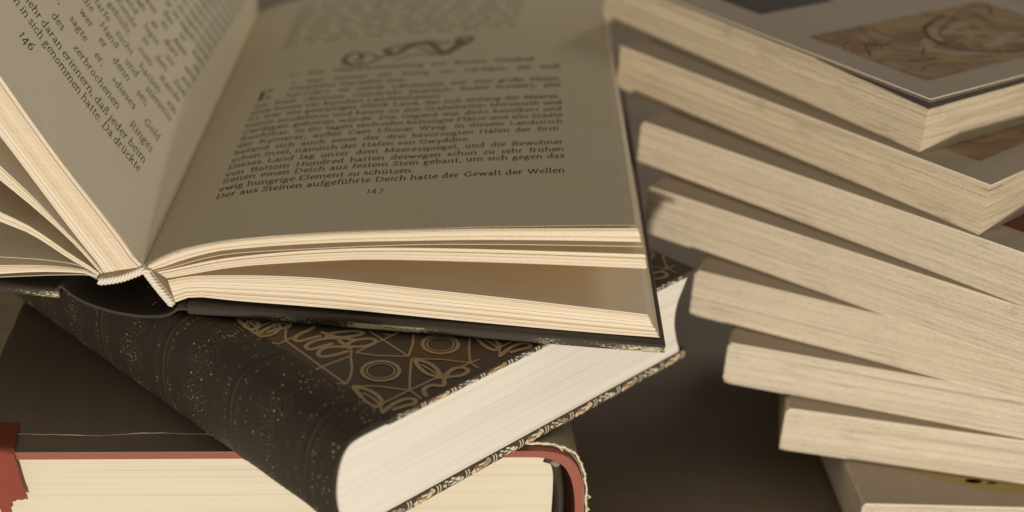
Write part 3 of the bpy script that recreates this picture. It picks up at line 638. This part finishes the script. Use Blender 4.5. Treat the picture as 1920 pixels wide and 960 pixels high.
def edge_pattern(b, ys, z0, z1, seed):
    "the printed paper turned over the front edge of a board"
    rr = random.Random(seed); h = (z1-z0); yd = dict()
    def yat(x):
        q = clamp((x-ys[0][0])/(ys[-1][0]-ys[0][0]))*(len(ys)-1.001); i = int(q); return ys[i][1]+(ys[i+1][1]-ys[i][1])*(q-i)
    lay = [0]
    def put(x, z):
        c = clamp((z-z0)/h)*2-1; return (x*MM, (yat(x)+.35-.33*(1-c*c)-.10-lay[0]*.012)*MM, (z0+clamp((z-z0)/h, .03, .97)*h)*MM)
    x = ys[0][0]+3; L = 11.75; kind = 0
    while x < 137-L*.6:
        up = 1 if kind % 2 else -1
        def zz(v): return z0+h*(.5+up*(v-.5))
        lay[0] = 0; stroke2d(b, [(x+.3+7.6*t/16, zz(.16+.68*t/16+.16*math.sin(t/16*2*pi))) for t in range(17)], h*.60, put, 3)
        lay[0] = 1; stroke2d(b, [(x+3.2+5*t/16, zz(.12+.62*t/16)) for t in range(17)], h*.34, put, 3 if kind % 3 else 1)
        lay[0] = 2; stroke2d(b, [(x+4.4+2.9*cos(2*pi*t/28), zz(.5+.33*math.sin(4*pi*t/28+.4))) for t in range(29)], .36, put, 5 if kind % 2 else 4)
        lay[0] = 3; stroke2d(b, [(x+1.3+1.3*t/6, zz(.52+.3*t/6)) for t in range(7)], h*.15, put, 0)
        for dx in (9.2, 10.3):
            lay[0] = 1; stroke2d(b, [(x+dx+.45*math.sin(t/8*pi), z0+h*t/8) for t in range(9)], .38, put, 3)
        x += L; kind += 1
PM = [M['pat_black'], M['tan'], M['brown'], M['cream'], M['teal'], M['orange']]
b, ys = pat_board('', 33.2, 35.1, 1.2, 140.4, 196, .22)
draw_pattern(b, 35.15, [(0, 0, 1), (47, 0, 1), (94, 0, 1), (47, 28, 0), (94, 28, 0), (0, 56, 0), (47, 56, 0)])
edge_pattern(b, ys, 33.2, 35.1, 3)
b.build('front_board', PM, pb, False, False)
b, ys = pat_board('', 0, 3.3, -3.0, 141.5, 196, .12); edge_pattern(b, ys, 0, 3.3, 5)
b.build('back_board', PM, pb, False, False)
# text block: rounded at the spine, hollow at the fore-edge
left = [(-2, 33.2), (-8, 33.1), (-11.6, 32.3), (-14.0, 30.0), (-15.6, 24.5), (-16.0, 18), (-14.6, 10.5), (-10.5, 5.2), (-4, 3.3)]
right = [(137.0, 3.3), (137.6, 4.2), (135.4, 9), (133.2, 15), (132.6, 20), (133.4, 25), (135.8, 30), (137.2, 33.2)]
def smooth_profile(p, k=4): return [(q.x, q.y) for q in crom([(a, c) for a, c in p], k)]
profl = smooth_profile(left)+smooth_profile(right)
b = B(); b.prism([(x*MM, z*MM) for x, z in profl], .25*MM, 192*MM)
b.build('page_block', M['white_edge'], pb, False)
# leather spine
spn = smooth_profile([(3.4, 35.0), (-3, 36.0), (-9.5, 35.6), (-13.6, 33.6), (-16.4, 29.5), (-17.8, 24), (-18.0, 17), (-16.6, 9.5), (-12.6, 3.6), (-7, .9), (-2, -.2)], 5)
def inset(p, d):
    out = []
    for i, (x, z) in enumerate(p):
        a = p[max(0, i-1)]; c = p[min(len(p)-1, i+1)]; tx, tz = c[0]-a[0], c[1]-a[1]; l = math.hypot(tx, tz); out.append((x-tz/l*d, z+tx/l*d))
    return out
inn = inset(spn, 1.0)
b = B(); n = len(spn); WS = [-.4, .2]+list(range(4, 200, 4))
rl = random.Random(2)
for q, wv in enumerate(WS):
    for k, (x, z) in enumerate(spn): b.v.append((x*MM, (wv+(rl.uniform(-.5, .5) if q == 0 else 0))*MM, z*MM))
    for k, (x, z) in enumerate(inn): b.v.append((x*MM, wv*MM, z*MM))
for q in range(len(WS)-1):
    o = q*2*n
    for k in range(n-1):
        b.f.append((o+k, o+k+1, o+2*n+k+1, o+2*n+k)); b.f.append((o+n+k, o+3*n+k, o+3*n+k+1, o+n+k+1)); b.m += [0, 0]
for k in range(n-1): b.f.append((k, n+k, n+k+1, k+1)); b.m.append(0)
sp_o = b.build('leather_spine', M['leather'], pb, True)
# raised bands and gold tooling
SL = [0]
for i in range(n-1): SL.append(SL[-1]+math.hypot(spn[i+1][0]-spn[i][0], spn[i+1][1]-spn[i][1]))
def on_spine(d, wv, off):
    "d mm round the spine from the front hinge, wv mm along it"
    i = 0
    while i < n-2 and SL[i+1] < d: i += 1
    t = (d-SL[i])/(SL[i+1]-SL[i]); x = spn[i][0]+(spn[i+1][0]-spn[i][0])*t; z = spn[i][1]+(spn[i+1][1]-spn[i][1])*t
    tx, tz = spn[i+1][0]-spn[i][0], spn[i+1][1]-spn[i][1]; l = math.hypot(tx, tz)
    return Vector(((x+tz/l*off)*MM, wv*MM, (z-tx/l*off)*MM))
b = B()
for wv in (12, 46, 80, 114, 148, 182): tube(b, [on_spine(1+d*.5, wv, -.95) for d in range(0, int(SL[-1]*2)-2)], .0012, 10)
b.build('raised_band', M['leather'], sp_o, True, False)
g = B()
def dot(d, wv, r, mi):
    if not .5 < d < SL[-1]-.5 or wv < 1.2: return
    c = on_spine(d, wv, .06); a = on_spine(d+.2, wv, .06)-c; a.normalize(); yv = Vector((0, 1, 0)); nn = a.cross(yv)
    if nn.dot(c-on_spine(d, wv, -.5)) < 0: nn = -nn
    vs = [c+(a*cos(2*pi*k/6)+yv*sin(2*pi*k/6))*r*MM for k in range(6)]+[c+nn*r*MM*.6]
    g.add(vs, [(k, (k+1) % 6, 6) for k in range(6)], mi)
rg = random.Random(11)
def gl(d0, d1, wv, step=.62, p=.75, r=.19, mi=None):
    d = d0
    while d < d1:
        if rg.random() < p: dot(d, wv+rg.uniform(-.05, .05), r*rg.uniform(.7, 1.2), (0 if rg.random() < .15 else 1) if mi is None else mi)
        d += step
for wb in (12, 46, 80, 114, 148, 182):
    for s_ in (-2.6, 2.6, -3.6, 3.6): gl(1, SL[-1]-1, wb+s_, .55, .72)
for wc in (29, 63, 97, 131, 165, -1.5+4):
    for dc in (8, 20, 33, 46):
        for r_, st in ((4.2, 26), (2.6, 18), (1.2, 9)):
            for k in range(st):
                a = 2*pi*k/st; dot(dc+r_*cos(a), wc+r_*sin(a), .21 if r_ > 2 else .30, 0 if rg.random() < .16 else 1)
        for k in range(8):
            a = 2*pi*k/8+.4; dot(dc+6*cos(a), wc+6*sin(a)*1.1, .30, 0 if rg.random() < .22 else 1)
    for s_ in (-9.5, 9.5): gl(2, SL[-1]-2, wc+s_, .9, .5, .16)
    for dd in (2.5, 3.6):
        for k in range(-11, 12): dot(dd, wc+k*1.1, .2, 1 if rg.random() < .7 else 0)
def put_sp(d, wv):
    return on_spine(clamp(d, .6, SL[-1]-.6), max(1.2, wv), .05)
for wc in (29, 63, 97, 131):
    for dc in (8, 20, 33, 46):
        for k in range(5):
            a = k*pi/2.5+.3+dc*.2+wc; pts = [(dc+(1.5+t*.45)*cos(a+t*.08), wc+(1.5+t*.45)*sin(a+t*.08)) for t in range(8)]; stroke2d(g, pts, .32, put_sp, 1)
            pts = [(dc+(5.2+t*.12)*cos(a+t*.16), wc+(5.2+t*.12)*sin(a+t*.16)) for t in range(8)]; stroke2d(g, pts, .25, put_sp, 1)
g.build('gold_tooling', [M['gold'], M['gold_dim']], sp_o, False, False)

# ------------------------------------------------------------------ red book
rb = thing('red_cloth_book', 'big red cloth book in a torn black jacket under the patterned book', 'book', (-.14192, .34249, 0), R(7))
orp = smooth_profile([(150, 51.8), (156, 51.7), (161, 50.9), (165.2, 48.8), (168.4, 44.5), (170.3, 38), (171.4, 28), (171.4, 18), (169.8, 9), (165, 2), (155, 0)], 4)
outer = [(-20, 51.8), (60, 51.8), (140, 51.8)]+orp+[(60, 0), (-20, 0)]
innr = [(-20, 2.4), (60, 2.4), (150, 2.4), (160, 3.2)]+smooth_profile([(164.5, 7), (167, 12), (168.6, 20), (168.6, 28), (167.4, 37), (165.4, 43), (162.6, 46.8), (158, 48.9), (153, 49.4)], 3)+[(60, 49.4), (-20, 49.4)]
b = B(); b.prism([(x*MM, z*MM) for x, z in outer+innr], -1.8*MM, 236*MM); b.build('cloth_cover', M['redcloth'], rb, False)
bl = [(-17, 2.4), (-17, 49.4), (60, 49.4), (150, 49.4)]+smooth_profile([(155.5, 49.1), (159, 47.4), (160.6, 43), (161.2, 30), (161, 18), (159, 6), (156, 2.4)], 3)
b = B(); b.prism([(x*MM, z*MM) for x, z in bl], .4*MM, 232*MM); b.build('page_block', M['red_edge'], rb, False)
b = B(); tube(b, [(x*MM, .6*MM, z*MM) for x, z in smooth_profile([(157.6, 47.6), (160.8, 46.0), (162.4, 40), (163.6, 30), (163.2, 18), (161, 6)], 5)], .0015, 10)
for k in range(46):
    z = 6+k*.88; tube(b, [((161.0+1.9*math.sin(clamp((z)/50)*pi))*MM-.0012+.0026*t/4, (.6-1.5*math.sin(pi*t/4))*MM, (z+.1*t)*MM) for t in range(5)], .00028, 5)
b.build('headband', M['black_cloth'], rb, True)
b = B(); tube(b, [(.1592, -.0004, .0466), (.1604, -.0009, .0470), (.1614, -.0008, .0462), (.1612, -.0003, .0450)], [.0004, .0012, .0013, .0005], 8); b.build('thread_knot', M['grey_jacket'], rb, True)
b = B(); r3 = random.Random(3)
b.box(-20*MM, 139*MM, -1.9*MM, 235*MM, 51.85*MM, 52.1*MM)
pts = [(-20+160*k/60, 7.2+math.sin(k*.35)*.6+r3.uniform(-.15, .15)) for k in range(61)]
vs = []
for x, y in pts: vs += [(x*MM, y*MM, 52.4*MM), (x*MM, 235*MM, 52.4*MM), (x*MM, y*MM, 52.1*MM), (x*MM, 235*MM, 52.1*MM)]
fs = []
for i in range(60):
    a = i*4; fs += [(a, a+4, a+5, a+1), (a, a+2, a+6, a+4)]
b.add(vs, fs, 0); b.build('dust_jacket', M['jacket'], rb, False)
b = B(); tube(b, [(x*MM, (y-.05)*MM, (52.35+.12*math.sin(i*.7))*MM) for i, (x, y) in enumerate(pts)], [(.00010+.00010*r3.random()) for _ in pts], 5)
b.build('torn_edge', M['torn'], rb, False)
gj = inset(orp, .6); gj2 = inset(orp, 1.0)
b = B(); vs = []; NG = len(gj)
gx = [(128+ k*2.2, 52.2) for k in range(10)]
ga = gx+gj[2:-8]; NG = len(ga)
fy = [(6.5-.55*k if k < 10 else 1.2)+r3.uniform(-.5, .5) for k in range(NG)]
for k in range(NG):
    x, z = ga[k]; vs += [(x*MM, fy[k]*MM, (z+.1)*MM), (x*MM, 234*MM, (z+.1)*MM), ((x-.25)*MM, fy[k]*MM, (z-.25)*MM)]
fs = []
for k in range(NG-1):
    a = k*3; fs += [(a, a+3, a+4, a+1), (a, a+2, a+5, a+3)]
b.add(vs, fs, 0); b.build('worn_jacket_spine', M['grey_jacket'], rb, False)
tp = []
for k in range(NG):
    x, z = ga[k]; tp.append((x+(.5 if k > 9 else 0)+r3.uniform(-.25, .25), fy[k]-.1, z+.35+r3.uniform(-.2, .25)))
tp = [(p.x*MM, p.y*MM, p.z*MM) for p in crom(tp, 4)]
b = B(); tube(b, tp, [.00022+.00034*r3.random() for _ in tp], 6)
for k in sorted(r3.sample(range(11, NG-4), 4)):
    x, z = ga[k]; tube(b, [(x*MM+.0006, fy[k]*MM-.0002, z*MM), (x*MM+.0014+.0006*r3.random(), fy[k]*MM-.0006, z*MM-.001), (x*MM+.0008, fy[k]*MM-.0004, z*MM-.0022)], [.0002, .00035, .0001], 5)
b.build('torn_edge', M['torn'], rb, True)
b = B(); tube(b, [((-20.1+.15*math.sin(k*1.7))*MM, (30+k*5)*MM, (52.3+r3.uniform(-.1, .1))*MM) for k in range(22)], [(.00012+.00022*r3.random())*(1 if k > 3 else .5) for k in range(22)], 5)
b.build('torn_edge', M['torn'], rb, True)
# ribbon
b = B(); cen = [(-11, 13, 52.7), (-10.8, 10, 52.75), (-10.5, 6, 52.9), (-10.2, 1, 52.9), (-10.0, -1.6, 52.4), (-9.8, -2.5, 50.8), (-9.2, -2.7, 46), (-8.5, -2.6, 40), (-8.0, -2.8, 37.4)]
cc = crom(cen, 4); hw = 6.4; vs = []
for i, p in enumerate(cc):
    hh = hw+.9*i/len(cc)
    for t in (-1, -.5, 0, .5, 1): vs.append(((p.x+hh*t)*MM, (p.y-.35*math.cos(t*3+i*.1)*(clamp((p.z-36)/6) if p.z < 52 else 0))*MM, (p.z+(.25*math.cos(t*3) if p.z > 52 else 0))*MM))
fs = [(i*5+k, i*5+k+1, i*5+k+6, i*5+k+5) for i in range(len(cc)-1) for k in range(4)]
b.add(vs, fs)
jag = [(-7.3, -2), (-5.6, -2.9), (-4.4, -1.6), (-3, -2.6), (-2.2, -2.3), (-.6, -7.4), (1.6, -7.4), (2.3, -6.6), (2.0, -4.5), (2.7, -2.8), (3.9, -2.5), (4.2, -2.0), (5.6, -2.2), (6.6, -1.7), (7.4, -2.0)]
p = cc[-1]; vs = [((p.x+x)*MM, (p.y)*MM, (p.z+z)*MM) for x, z in jag]+[((p.x+7.25)*MM, p.y*MM, p.z*MM), ((p.x-7.25)*MM, p.y*MM, p.z*MM)]
b.add(vs, [tuple(range(len(vs)))])
rbo = b.build('bookmark_ribbon', M['ribbon'], rb, False, False)
md = rbo.modifiers.new('thickness', 'SOLIDIFY'); md.thickness = .00025

# ------------------------------------------------------------------ grey-green board lying at the left
gb = thing('grey_green_portfolio', 'flat grey-green cloth folder on the table left of the red book', 'folder', (-.40, .34, .0005), R(4))
b = B(); b.box(0, .222, .0, .30, 0, .0022); b.build('back_cover', M['greyboard'], gb)
b = B(); b.box(.002, .219, .002, .298, .0022, .0078); b.build('paper_sheets', M['red_edge'], gb)
b = B(); b.box(0, .222, .0, .30, .0078, .0100); b.build('front_cover', M['greyboard'], gb)

# ------------------------------------------------------------------ paperbacks
def illustration(g, fc, L, T):
    "loose brown and ochre figure drawing printed on the cover"
    q = B(); rr = random.Random(21); x0, x1, y0, y1 = L-66, L-12.2, 13.4, 117
    q.add([(x0*MM, y0*MM, (T+.03)*MM), (x1*MM, y0*MM, (T+.03)*MM), (x1*MM, y1*MM, (T+.03)*MM), (x0*MM, y1*MM, (T+.03)*MM)], [(0, 1, 2, 3)], 0)
    n = [0]
    def put(x, y):
        n[0] += 1; return (clamp(x, x0, x1)*MM, clamp(y, y0, y1)*MM, (T+.04+n[0]*.00002)*MM)
    def st(p, w, m): stroke2d(q, [(c.x, c.y) for c in crom(p, 6)], w, put, m)
    for k in range(5):                                   # pale cloth folds
        cx = rr.uniform(x0+16, x1-14); cy = rr.uniform(y0+22, y0+62); a = rr.uniform(.6, 2.2)
        st([(cx+t*7*cos(a)+rr.uniform(-2, 2), cy+t*7*sin(a)+rr.uniform(-2, 2)) for t in range(-1, 4)], rr.uniform(3, 6.5), 2)
    st([(x0+6, y0+72), (x0+14, y0+50), (x0+28, y0+40), (x0+42, y0+46), (x1-4, y0+66)], 2.0, 1)
    st([(x0+10, y0+76), (x0+18, y0+54), (x0+29, y0+45), (x0+40, y0+50), (x1-8, y0+70)], .8, 1)
    for k in range(34):
        cx = rr.uniform(x0+4, x1-5); cy = rr.uniform(y0+3, y1-8); a = rr.uniform(0, 6.3); ln = rr.uniform(2, 6)
        p = [(cx, cy)]
        for t in range(3): a += rr.uniform(-.8, .8); p.append((p[-1][0]+ln*cos(a), p[-1][1]+ln*sin(a)))
        st(p, rr.uniform(.4, 1.3), rr.choice([1, 1, 1, 3]))
    q.build('printed_picture', [M['pic'], M['brown'], M['card_pale'], M['tan'], M['pat_black']], fc, False, False)
def paperback(i, x, y, a, z0, z1, mat, label, L=164.5, W=130, seed=0, top=0, nl=26, nick=1.0):
    rr = random.Random(50+seed); h = (z1-z0)
    g = thing('paperback_book', label, 'book', (x, y, z0*MM), R(a), 'yellowed paperbacks fanned out in the right stack')
    T = h-.06; rb_ = rr.uniform(2.4, 3.4); rt_ = rr.uniform(1.4, 2.2)
    bt = T-.45-(1.0 if i == 1 else 0)
    b = B(); zc = .35; ringz = [zc]; 
    while ringz[-1] < bt-.3: ringz.append(ringz[-1]+rr.uniform(.2, .6))
    ringz[-1] = bt; nr = len(ringz)-1
    X = [0, .04, .09, .16, .25, .4, .55, .7, .85, 1.0]
    sag = rr.uniform(-.25, .25)
    prev = None
    for k in range(nr):
        z_0, z_1 = ringz[k], ringz[k+1]; ins = rr.uniform(0, .28)*nick; insr = rr.uniform(0, .22)*nick; zm = (z_0+z_1)/2
        le = rr.uniform(0, .25)+(rb_*(1-math.sqrt(max(0, 1-(1-zm/rb_)**2))) if zm < rb_ else 0)+(rt_*(1-math.sqrt(max(0, 1-(1-(bt-zm)/rt_)**2))) if bt-zm < rt_ else 0)
        c0, c1 = (le, ins), (L-insr, ins)
        cut_ = 1.5*max(0, 1-zm/1.4)
        lp = [(c0[0]+(c1[0]-c0[0])*t, ins+cut_*(1-t)) for t in X]
        rp_ = [(L-insr, W*t) for t in (.25, .5, .75, 1)]
        bk = [(le, W)]; lf = [(le, W*t) for t in (.66, .33)]
        ring = lp+rp_+bk+lf; m = len(ring); base = len(b.v)
        for zz in (z_0, z_1): b.v += [(px*MM, py*MM, zz*MM) for px, py in ring]
        for q in range(m): b.f.append((base+q, base+(q+1) % m, base+m+(q+1) % m, base+m+q)); b.m.append(0)
        b.f.append(tuple(base+m+q for q in range(m))); b.f.append(tuple(base+q for q in range(m))[::-1]); b.m += [0, 0]
    b.build('page_block', mat, g, False, False)
    def cover(name, za, zb, over=.1, zl=0.0, x0=0.0):
        c = B(); n = 14; vs = []
        for k in range(n+1):
            t = k/n; px = x0-over+(L-x0+2*over)*t; yf = -over+(1.5*(1-t) if za < 1 else 0); lift = zl*math.sin(t*pi)*.0
            vs += [(px*MM, yf*MM, (za+lift)*MM), (px*MM, (W+over)*MM, (za+lift)*MM), (px*MM, (W+over)*MM, (zb+lift)*MM), (px*MM, yf*MM, (zb+lift)*MM)]
        for k in range(n):
            o = k*4
            for q in range(4): c.f.append((o+q, o+(q+1) % 4, o+4+(q+1) % 4, o+4+q)); c.m.append(0 if q in (0, 2) else 1)
        c.v = vs; c.f += [(0, 3, 2, 1), (n*4, n*4+1, n*4+2, n*4+3)]; c.m += [1, 1]
        return c.build(name, [M['cover_shaded'], M['card_edge']], g)
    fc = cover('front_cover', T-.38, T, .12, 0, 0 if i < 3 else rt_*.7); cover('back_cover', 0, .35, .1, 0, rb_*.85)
    b = B(); b.box(.004, L*MM, (W+.12)*MM, (W+.45)*MM, .0001, (T-.1)*MM); b.build('spine', M['cover_shaded'], g)
    if i == 1:
        x0 = L*.70*MM; x1 = L*MM+.00008; ya = -.05*MM; yb = W*MM; zt = bt*MM
        b = B(); b.add([(x0, ya, zt-.0001), (x1, ya, zt-.0021), (x1, yb, zt-.0016), (x0, yb, zt-.0001), (x0, ya, zt), (x1, ya, zt), (x1, yb, zt), (x0, yb, zt)], [(0, 1, 2, 3), (4, 5, 6, 7), (0, 1, 5, 4), (1, 2, 6, 5), (2, 3, 7, 6), (3, 0, 4, 7)])
        b.build('dark_layer', M['dark_layer'], g)  # dark wedge-shaped layer between front cover and page block
        b = B(); b.box(-.0001, (L+.1)*MM, -.0001, W*MM, (bt+.25)*MM, (bt+.45)*MM); b.build('flyleaf', M['cover_shaded'], g)
    def pic(pts, m, nm='printed_picture'):
        bb = B(); bb.add([(px*MM, py*MM, (T+.03)*MM) for px, py in pts], [tuple(range(len(pts)))]); o = bb.build(nm, m, fc, False, False)
        return o
    if i == 1:
        illustration(g, fc, L, T); pic([(L-128, 17.5), (L-94, 17.5), (L-94, 60), (L-128, 60)], M['dark_layer'])
    elif i == 2: pic([(L-60, 15), (L-13, 15), (L-13, 90), (L-60, 90)], M['pic'])
    elif i == 3: pic([(L-66, 15), (L-13, 15), (L-13, 80), (L-66, 80)], M['pic_red'])
    elif i == 8:
        pic([(66+50*cos(k*pi/24), 33+26*sin(k*pi/24)) for k in range(48)], M['pic_yel'])
        pic([(43.6+3.2*cos(k*pi/6), 14.4+1.3*sin(k*pi/6)) for k in range(12)], M['dark_layer'], 'printed_mark'); pic([(50+1.9*cos(k*pi/6), 13.6+.7*sin(k*pi/6)) for k in range(12)], M['dark_layer'], 'printed_mark')
    return g
Z = lambda hbm: 300-hbm
paperback(1, .03112, .56282, -51.36, Z(170), Z(150.5), M['pulp2'], 'topmost paperback of the fanned stack, with a brown and yellow picture on its white cover', seed=1)
paperback(2, .03720, .52977, -46.0, Z(188), Z(170), M['pulp2'], 'second paperback from the top of the fanned stack, a sliver of orange picture showing', seed=2)
paperback(3, .0455, .4955, -39.0, Z(206), Z(188), M['pulp'], 'third paperback from the top, with a dark red picture at the corner of its cover', seed=3)
paperback(4, .0489, .4754, -33.6, Z(225.7), Z(206), M['pulp'], 'fourth paperback from the top, its left end just behind the open book', seed=4)
paperback(5, .0663, .4478, -22.0, Z(244.8), Z(225.7), M['pulp'], 'fifth paperback from the top, its left end behind the patterned book', seed=5)
paperback(6, .0789, .4301, -12.9, Z(262.4), Z(244.8), M['pulp3'], 'third paperback from the bottom of the fanned stack, above a dark gap', seed=6)
paperback(7, .1003, .4171, -7.7, Z(281), Z(262.4), M['pulp3'], 'paperback second from the bottom, lying on the cover with the yellow shape', seed=7)
paperback(8, .1252, .3890, 3.9, .6, Z(281), M['pulp3'], 'bottom paperback of the stack, with a yellow shape printed on its pale cover', seed=8)
